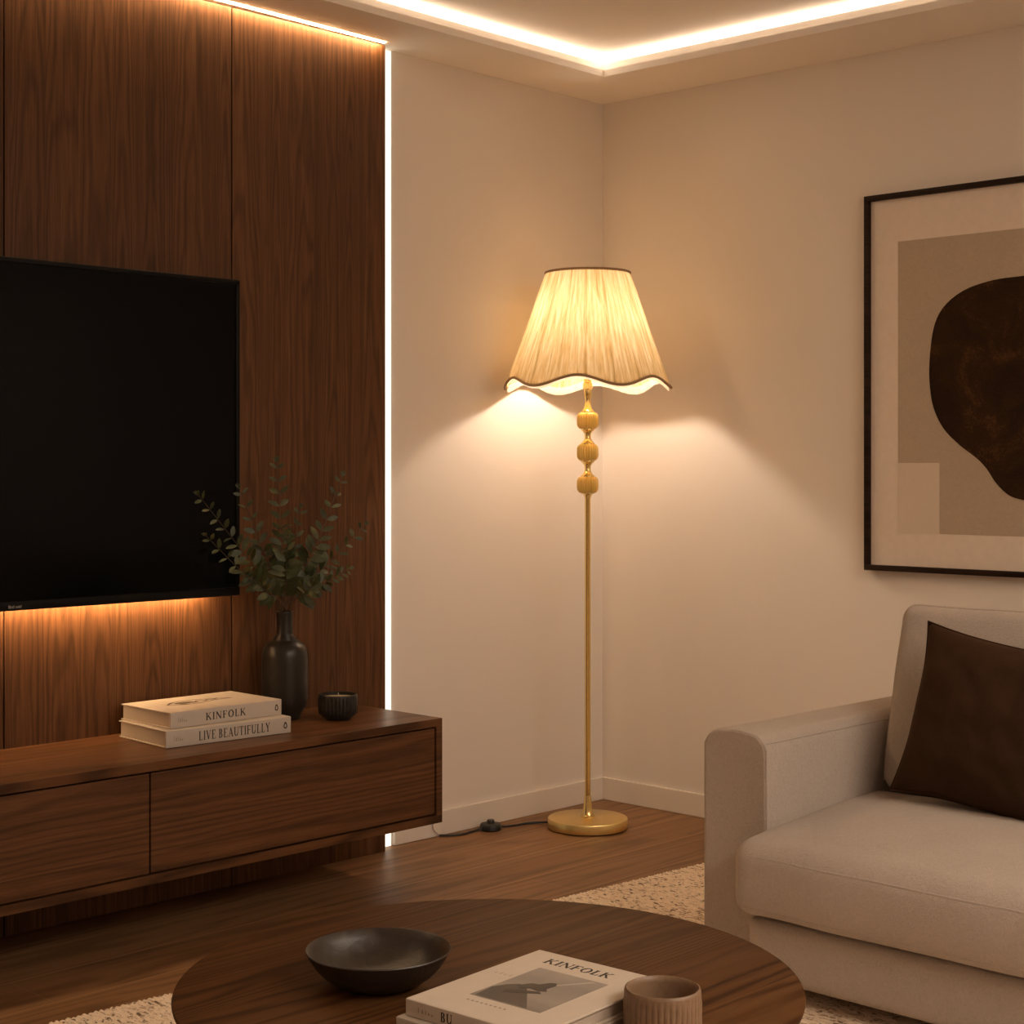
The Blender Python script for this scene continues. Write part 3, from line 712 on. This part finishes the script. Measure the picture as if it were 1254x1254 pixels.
def backc(y0, y1):
    hx, hy, hz = .085, abs(y1-y0)/2-.003, .222
    def fn(p):
        u = p.z/hz; w = p.y/hy; q = Vector(p)
        b_ = max(0, 1-u*u)*max(0, 1-abs(w)**4)
        q.x += (.026 if p.x > 0 else -.026)*b_
        q.y -= .010*(1-abs(p.x)/hx)*0
        q.x += .006*noise.noise((p.y*6+y0, p.z*7, p.x*3)); q.z += .004*noise.noise((p.y*4, 3.1, p.x*6+y0)); q.y += .004*noise.noise((p.z*9, p.x*9, y0))
        return q
    c_ = Matrix.Translation((-.795, (y0+y1)/2, .588)) @ Matrix.Rotation(LEAN, 4, 'Y')
    o_ = MB().add(rbox(hx, hy, hz, .036, 30, fn), ms @ c_).obj('back_cushion', M['sofa'], sofa, angle=180)
    rr_ = .036; xx = -hx+.022; e = rr_-sqrt(rr_**2-(rr_-.022)**2); pp = []
    cr = .034                                # corner of the seam
    for k in range(20): pp.append((hy-e, -.90*hz+(hz-cr+.90*hz)*k/20))
    for k in range(7): pp.append((hy-e-cr+cr*cos(pi/2*k/6), hz-e-cr+cr*sin(pi/2*k/6)))
    for k in range(1, 30): pp.append((hy-e-cr-(2*hy-2*cr)*k/30, hz-e))
    MB().add(tube([fn(Vector((xx, a, b))) for a, b in pp], .0024, 6), ms @ c_).obj('piping', M['sofa'], o_)
backc(YI-.018, YM); backc(YM, YE+.186)
# throw pillow
pw, ph_ = .235, .190; n = 40; v = []; f = []
def pil(u, w, sd):
    e = (1-abs(u)**2.4)*(1-abs(w)**2.4); t_ = .075*max(0, e)**.55
    x = u*pw*(1-.05*(1-w*w)*abs(u)**3)*(1+.035*abs(u*w)**4); y = w*ph_*(1-.06*(1-u*u)*abs(w)**3)*(1+.035*abs(u*w)**4)
    wr = .007*noise.noise((u*3.2+.7*w, w*3.2, sd*2.0+9))+.004*noise.noise((u*9, w*5+u*3, sd+4.0))
    return Vector((x, y, sd*(t_+wr*min(1, e*3))))
for sd in (1, -1):
    for i in range(n+1):
        for j in range(n+1): v.append(pil(-1+2*i/n, -1+2*j/n, sd))
NN = (n+1)**2
for s_ in (0, 1):
    for i in range(n):
        for j in range(n):
            a = s_*NN+i*(n+1)+j; q = (a, a+n+1, a+n+2, a+1); f.append(q if s_ == 0 else q[::-1])
tp = thing('throw_pillow', 'dark brown velvet throw pillow leaning on the sofa back', 'pillow', (-1.005, -2.005, .388))
# local frame: x to the right seen from the front (-y), y up, z towards the camera (-x)
fr = Matrix(((0, 0, -1, 0), (-1, 0, 0, 0), (0, 1, 0, 0), (0, 0, 0, 1)))
pm = Matrix.Translation((.028, 0, .186)) @ Matrix.Rotation(radians(13), 4, 'Y') @ fr @ Matrix.Rotation(radians(-7), 4, 'Z')
bmw = bmesh.new()
for p in v: bmw.verts.new(pm @ p)
bmw.verts.ensure_lookup_table()
for q in f: bmw.faces.new([bmw.verts[i] for i in q])
bmesh.ops.remove_doubles(bmw, verts=bmw.verts[:], dist=.0004)
bmw.verts.index_update()
mesh_obj('cover', [x.co.copy() for x in bmw.verts], [tuple(x.index for x in q.verts) for q in bmw.faces], M['pillow'], tp, angle=180)
rim = [pil(-1+2*k/30, -1, 1) for k in range(30)]+[pil(1, -1+2*k/30, 1) for k in range(30)]+[pil(1-2*k/30, 1, 1) for k in range(30)]+[pil(-1, 1-2*k/30, 1) for k in range(30)]
MB().add(tube([Vector((p.x, p.y, 0)) for p in rim], .0022, 6, True), pm).obj('edge_seam', M['pillow'], tp)

# ------------------------------------------------------------------ framed picture on the right wall
FY0, FY1, FZ0, FZ1 = -2.075, -1.060, .838, 1.956
pic = thing('framed_picture', 'large abstract picture in a thin dark frame above the sofa', 'picture', (0, (FY0+FY1)/2, FZ0), (radians(0), 0, 0))
mp = rel(pic); fw = .0165
M['frame'] = wood('dark_frame_wood', 'z', 'y', [(.010, .006, .004), (.020, .011, .007), (.035, .020, .012)], strip=.1, rough=.5, spec=.1)
fb = MB()
for q in ((FY0, FY1, FZ1-fw, FZ1), (FY0, FY1, FZ0, FZ0+fw), (FY0, FY0+fw, FZ0+fw, FZ1-fw), (FY1-fw, FY1, FZ0+fw, FZ1-fw)):
    fb.add(box(-.032, -.001, q[0], q[1], q[2], q[3], .0015), mp)
fb.obj('frame', M['frame'], pic)
MB().add(box(-.017, -.003, FY0+fw-.002, FY1-fw+.002, FZ0+fw-.002, FZ1-fw+.002), mp).obj('mat_board', plain('ivory_mat', (.70, .60, .51), .85), pic, smooth=False)
AX = -.0172
def yz(poly): return [Vector(p) for p in poly]
rot_yz = Matrix(((0, 0, -1, 0), (1, 0, 0, 0), (0, 1, 0, 0), (0, 0, 0, 1)))   # (a,b,c) -> (-c, a, b)
def flat(name, poly, lay, mat):
    b = MB().add(prism(poly, 0, .0006), mp @ Matrix.Translation((AX-.0005*lay, 0, 0)) @ rot_yz)
    return b.obj(name, mat, pic, smooth=False)
M['art_beige'] = fabric('beige_art_paper', (.43, .345, .265), amp=.14, bs=.15, sc=.6, sheen=0, blotch=4)
M['art_light'] = fabric('pale_art_paper', (.63, .535, .44), amp=.05, bs=.1, sc=.6, sheen=0, blotch=4)
t = NT('umber_paint'); c = t.obj(); n1 = t.noise(c, 9, 6, .65, .6); n2 = t.noise(c, 160, 3, .6)
M['art_blob'] = t.bsdf(Base_Color=t.ramp(t.math('MULTIPLY_ADD', n1, .7, t.math('MULTIPLY', n2, .3)), [(.40, (.022, .011, .006)), (.54, (.036, .017, .0075)), (.70, (.13, .056, .017))]), Roughness=.9, Specular_IOR_Level=.08)
AY1, AY0, AZ0, AZ1 = -1.168, -1.967, .952, 1.812
flat('art_paper', [(AY1, AZ1), (AY0, AZ1), (AY0, AZ0), (AY1, AZ0)], 0, M['art_beige'])
flat('pale_square', [(AY1, 1.158), (-1.304, 1.158), (-1.304, AZ0), (AY1, AZ0)], 1, M['art_light'])
bl = [(-1.567, 1.679), (-1.471, 1.674), (-1.382, 1.652), (-1.318, 1.609), (-1.286, 1.550), (-1.273, 1.46), (-1.273, 1.388), (-1.286, 1.317), (-1.318, 1.257), (-1.369, 1.209), (-1.421, 1.172), (-1.453, 1.141), (-1.480, 1.103), (-1.513, 1.072), (-1.545, 1.058),
      (-1.60, 1.052), (-1.66, 1.075), (-1.71, 1.13), (-1.76, 1.20), (-1.81, 1.28), (-1.835, 1.38), (-1.83, 1.48), (-1.79, 1.58), (-1.72, 1.64), (-1.64, 1.672)]
bl = [p for p in smooth_path([(a, b, 0) for a, b in bl+bl[:1]], 5)][:-1]
flat('dark_shape', [(p.x, p.y) for p in bl], 2, M['art_blob'])

# ------------------------------------------------------------------ rug
rug = []; f = []
P0, P1 = Vector((-2.556, -.703)), Vector((-.528, -.842)); dx = (P1-P0).normalized(); dy = Vector((dx.y, -dx.x))
O = P0-dx*.55; LXR, LYR = 3.05, 2.5
NX, NY = 900, 420
random.seed(2)
def rz_(a, b):
    row = a/.0125; fr_ = row-floor(row); k = floor(row)
    ridge = abs(sin(pi*fr_))**.7
    seg = b/.030+(k*.381) % 1+.25*noise.noise((k*.7, b*9, 1.5)); loop = abs(sin(pi*seg))**.45
    return .0085+.0062*ridge*(.45+.55*loop)
for j in range(NY+1):
    b = LYR*(j/NY)**1.15 if False else LYR*j/NY
    for i in range(NX+1):
        a = LXR*i/NX
        e = .004*abs(sin(pi*a/.025)) if j == 0 else 0
        p = O+dx*a+dy*(b-e)
        z = rz_(a+.004*noise.noise((a*12, b*10, 0))+.003*noise.noise((a*40, b*30, 4)), b)
        if i in (0, NX) or j in (0, NY): z = .0005
        rug.append((p.x, p.y, z))
for j in range(NY):
    for i in range(NX):
        a = j*(NX+1)+i; f.append((a, a+1, a+NX+2, a+NX+1))
n0 = len(rug)
c4 = [0, NX, NY*(NX+1)+NX, NY*(NX+1)]
f.append(tuple([j*(NX+1) for j in range(NY, -1, -1)][::-1][:1]+[NX]+[NY*(NX+1)+NX]+[NY*(NX+1)])[::-1])
me = bpy.data.meshes.new('rug'); me.from_pydata([(x+1.5, y+1.9, z) for x, y, z in rug], [], f); me.update()
me.polygons.foreach_set('use_smooth', [True]*len(me.polygons))
t = NT('woven_wool'); c = t.obj(); n1 = t.noise(c, 160, 3); n2 = t.noise(c, 5, 3)
sp = t.n('SeparateXYZ', {0: c})
fl = t.noise(t.comb(t.math('MULTIPLY', sp.outputs[0], 150.0), t.math('MULTIPLY', sp.outputs[1], 44.0), 0.0), 1.0, 2, .5)
dk = t.n('MapRange', {0: fl, 1: .595, 2: .665, 3: 0.0, 4: 1.0}).outputs[0]
st = t.noise(t.comb(t.math('MULTIPLY', sp.outputs[0], 190.0), t.math('MULTIPLY', sp.outputs[1], 26.0), 0.0), 1.0, 3, .6, .6)
fz = t.math('ADD', t.math('MULTIPLY', n1, .25), t.math('ADD', t.math('MULTIPLY', st, .6), t.math('MULTIPLY', n2, .15)))
cc = t.ramp(fz, [(.38, (.38, .27, .18)), (.46, (.82, .67, .52)), (.58, (.92, .79, .64))])
cc = t.mix(t.math('MULTIPLY', dk, .85), cc, (.12, .07, .04))  # dark holes between the loops, their shade painted into the wool colour
me.materials.append(t.bsdf(Base_Color=cc, Roughness=.95, Normal=t.bump(fz, .8, .006), **{'Specular_IOR_Level': .1}))
ro = bpy.data.objects.new('rug', me); ro.location = (-1.5, -1.9, 0); link(ro)
tag(ro, 'beige looped wool rug under the coffee table and sofa', 'rug')

# ------------------------------------------------------------------ coffee table
QX, QY, QR, QZ = -2.596, -2.031, .4526, .400
ct = thing('coffee_table', 'round dark walnut coffee table in the foreground', 'coffee table', (QX, QY, .015))
zo = QZ-.015
MB().add(lathe([(0, zo-.026), (QR-.022, zo-.026), (QR-.006, zo-.018), (QR-.001, zo-.008), (QR, zo-.004), (QR-.0008, zo-.0012), (QR-.003, zo), (0, zo)], 192, cap0=False, cap1=False)).obj('tabletop', M['table'], ct, angle=40)
MB().add(lathe([(0, 0), (.17, 0), (.175, .004), (.175, zo-.03), (.17, zo-.0255), (0, zo-.0255)], 96, cap0=False, cap1=False)).obj('pedestal', M['table'], ct, angle=40)

bw_ = thing('bowl', 'shallow dark hammered bowl on the left of the coffee table', 'bowl', (-2.722, -1.931, QZ))
MB().add(lathe([(0, .004), (.040, .004), (.041, 0), (.050, 0), (.053, .003), (.066, .009), (.080, .0185), (.091, .030), (.0995, .043), (.1035, .0505), (.1050, .0525), (.1040, .0540), (.1015, .0530), (.0955, .042), (.087, .030), (.076, .0205), (.062, .0125), (.040, .009), (0, .009)], 96, cap0=False, cap1=False)).obj('bowl_body', M['bowl'], bw_, angle=70)

RZ = atan2(-2.353+2.138, -2.608+2.624)
uX = Vector((cos(RZ), sin(RZ), 0)); uY = Vector((-sin(RZ), cos(RZ), 0))
c0 = Vector((-2.887, -2.173, 0))
B3 = book('cream book on the coffee table stack, KINFOLK and a grey photo on its cover', .212, .268, .0215, (c0.x, c0.y, QZ+.0537), RZ, 'BU', .012, .060, .019, M['paper_warm'], mark=False, group='books on the coffee table', small=True)
c1 = c0-uX*.007-uY*.010
B4 = book('lower book under the KINFOLK book on the coffee table',   .222, .280, .053, (c1.x, c1.y, QZ+.0003), RZ, '', .02, .05, .1, M['paper'], mark=False, group='books on the coffee table', small=False)
def on_cover(p):                             # world xy -> cover coordinates of B3
    d = Vector((p[0], p[1], 0))-c0; return (d.dot(uX), d.dot(uY))
ZB3 = .0215
lt, w = letters('KINFOLK', .0185, .0003, .12)
o = lt.obj('title_lettering', M['ink'], B3, smooth=False); o.location = (.094-w/2, .225, ZB3); o['label'] = 'dark serif cover title'
t = NT('grey_photo'); sp = t.n('SeparateXYZ', {0: t.obj()})
ck = t.noise(t.obj(), 24, 3)
gy = t.math('ADD', t.math('MULTIPLY', sp.outputs[1], 4.0), t.math('MULTIPLY', ck, .25))
M['photo'] = t.bsdf(Base_Color=t.ramp(gy, [(.05, (.16, .135, .115)), (.28, (.30, .26, .22)), (.5, (.24, .21, .185)), (.75, (.33, .29, .25))]), Roughness=.55)
ph0, ph1, pv0, pv1 = .052, .166, .062, .204
o = MB().add(box(0, ph1-ph0, 0, pv1-pv0, 0, .0003)).obj('cover_photo', M['photo'], B3, smooth=False); o.location = (ph0, pv0, ZB3)
dk_ = plain('photo_dark', (.055, .042, .034), .55); md_ = plain('photo_mid', (.085, .07, .058), .55); lt_ = plain('photo_pale', (.40, .35, .30), .55)
def cov(name, poly, mat, z=.0003):
    e = MB().add(prism(poly, 0, .0002)).obj(name, mat, o, smooth=False); e.location = (0, 0, z); return e
Wp, Hp = ph1-ph0, pv1-pv0
cov('pale_sail', [(.50*Wp, .62*Hp), (.54*Wp, .62*Hp), (.86*Wp, .96*Hp), (.80*Wp, .97*Hp)], lt_)
cov('dark_hill', [(.02*Wp, .28*Hp), (.10*Wp, .42*Hp), (.20*Wp, .50*Hp), (.30*Wp, .50*Hp), (.42*Wp, .40*Hp), (.60*Wp, .22*Hp), (.72*Wp, .10*Hp), (.80*Wp, .02*Hp), (.06*Wp, .02*Hp)], md_)
cov('dark_boat', [(.22*Wp, .46*Hp), (.30*Wp, .58*Hp), (.40*Wp, .60*Hp), (.46*Wp, .70*Hp), (.53*Wp, .72*Hp), (.58*Wp, .66*Hp), (.56*Wp, .54*Hp), (.62*Wp, .48*Hp), (.52*Wp, .44*Hp), (.40*Wp, .46*Hp), (.30*Wp, .40*Hp)], dk_, .0005)
cov('dark_reflection', [(.20*Wp, .30*Hp), (.56*Wp, .44*Hp), (.62*Wp, .40*Hp), (.24*Wp, .22*Hp)], dk_, .0005)
cap = MB()
for k in range(9): cap.add(box(k*.0075, k*.0075+.0035, 0, .0025, 0, .0003))
o2 = cap.obj('cover_caption', M['ink_grey'], B3, smooth=False); o2.location = (.062, .044, ZB3)
cap = MB()
for k in range(4): cap.add(box(k*.008, k*.008+.003, 0, .004+.003*(k % 2), 0, .0003))
o2 = cap.obj('cover_note', plain('pale_ink', (.48, .40, .32), .7), B3, smooth=False); o2.location = (.018, .150, ZB3)

cu = thing('cup', 'ribbed sand coloured stoneware cup beside the books on the coffee table', 'cup', (-2.680, -2.420, QZ))
prof = [(0, .0), (.036, 0), (.041, .003, 0), (.046, .012, .0012), (.0475, .024, .0014), (.0480, .078, .0014), (.0480, .084, .0006), (.0480, .092, 0), (.0472, .0955), (.0455, .0965), (.0435, .095), (.0425, .088), (.0415, .03), (.035, .014), (0, .012)]
MB().add(lathe(prof, 240, lambda a: abs(cos(a*20))**.7, cap0=False, cap1=False)).obj('cup_body', M['cup'], cu, angle=50)
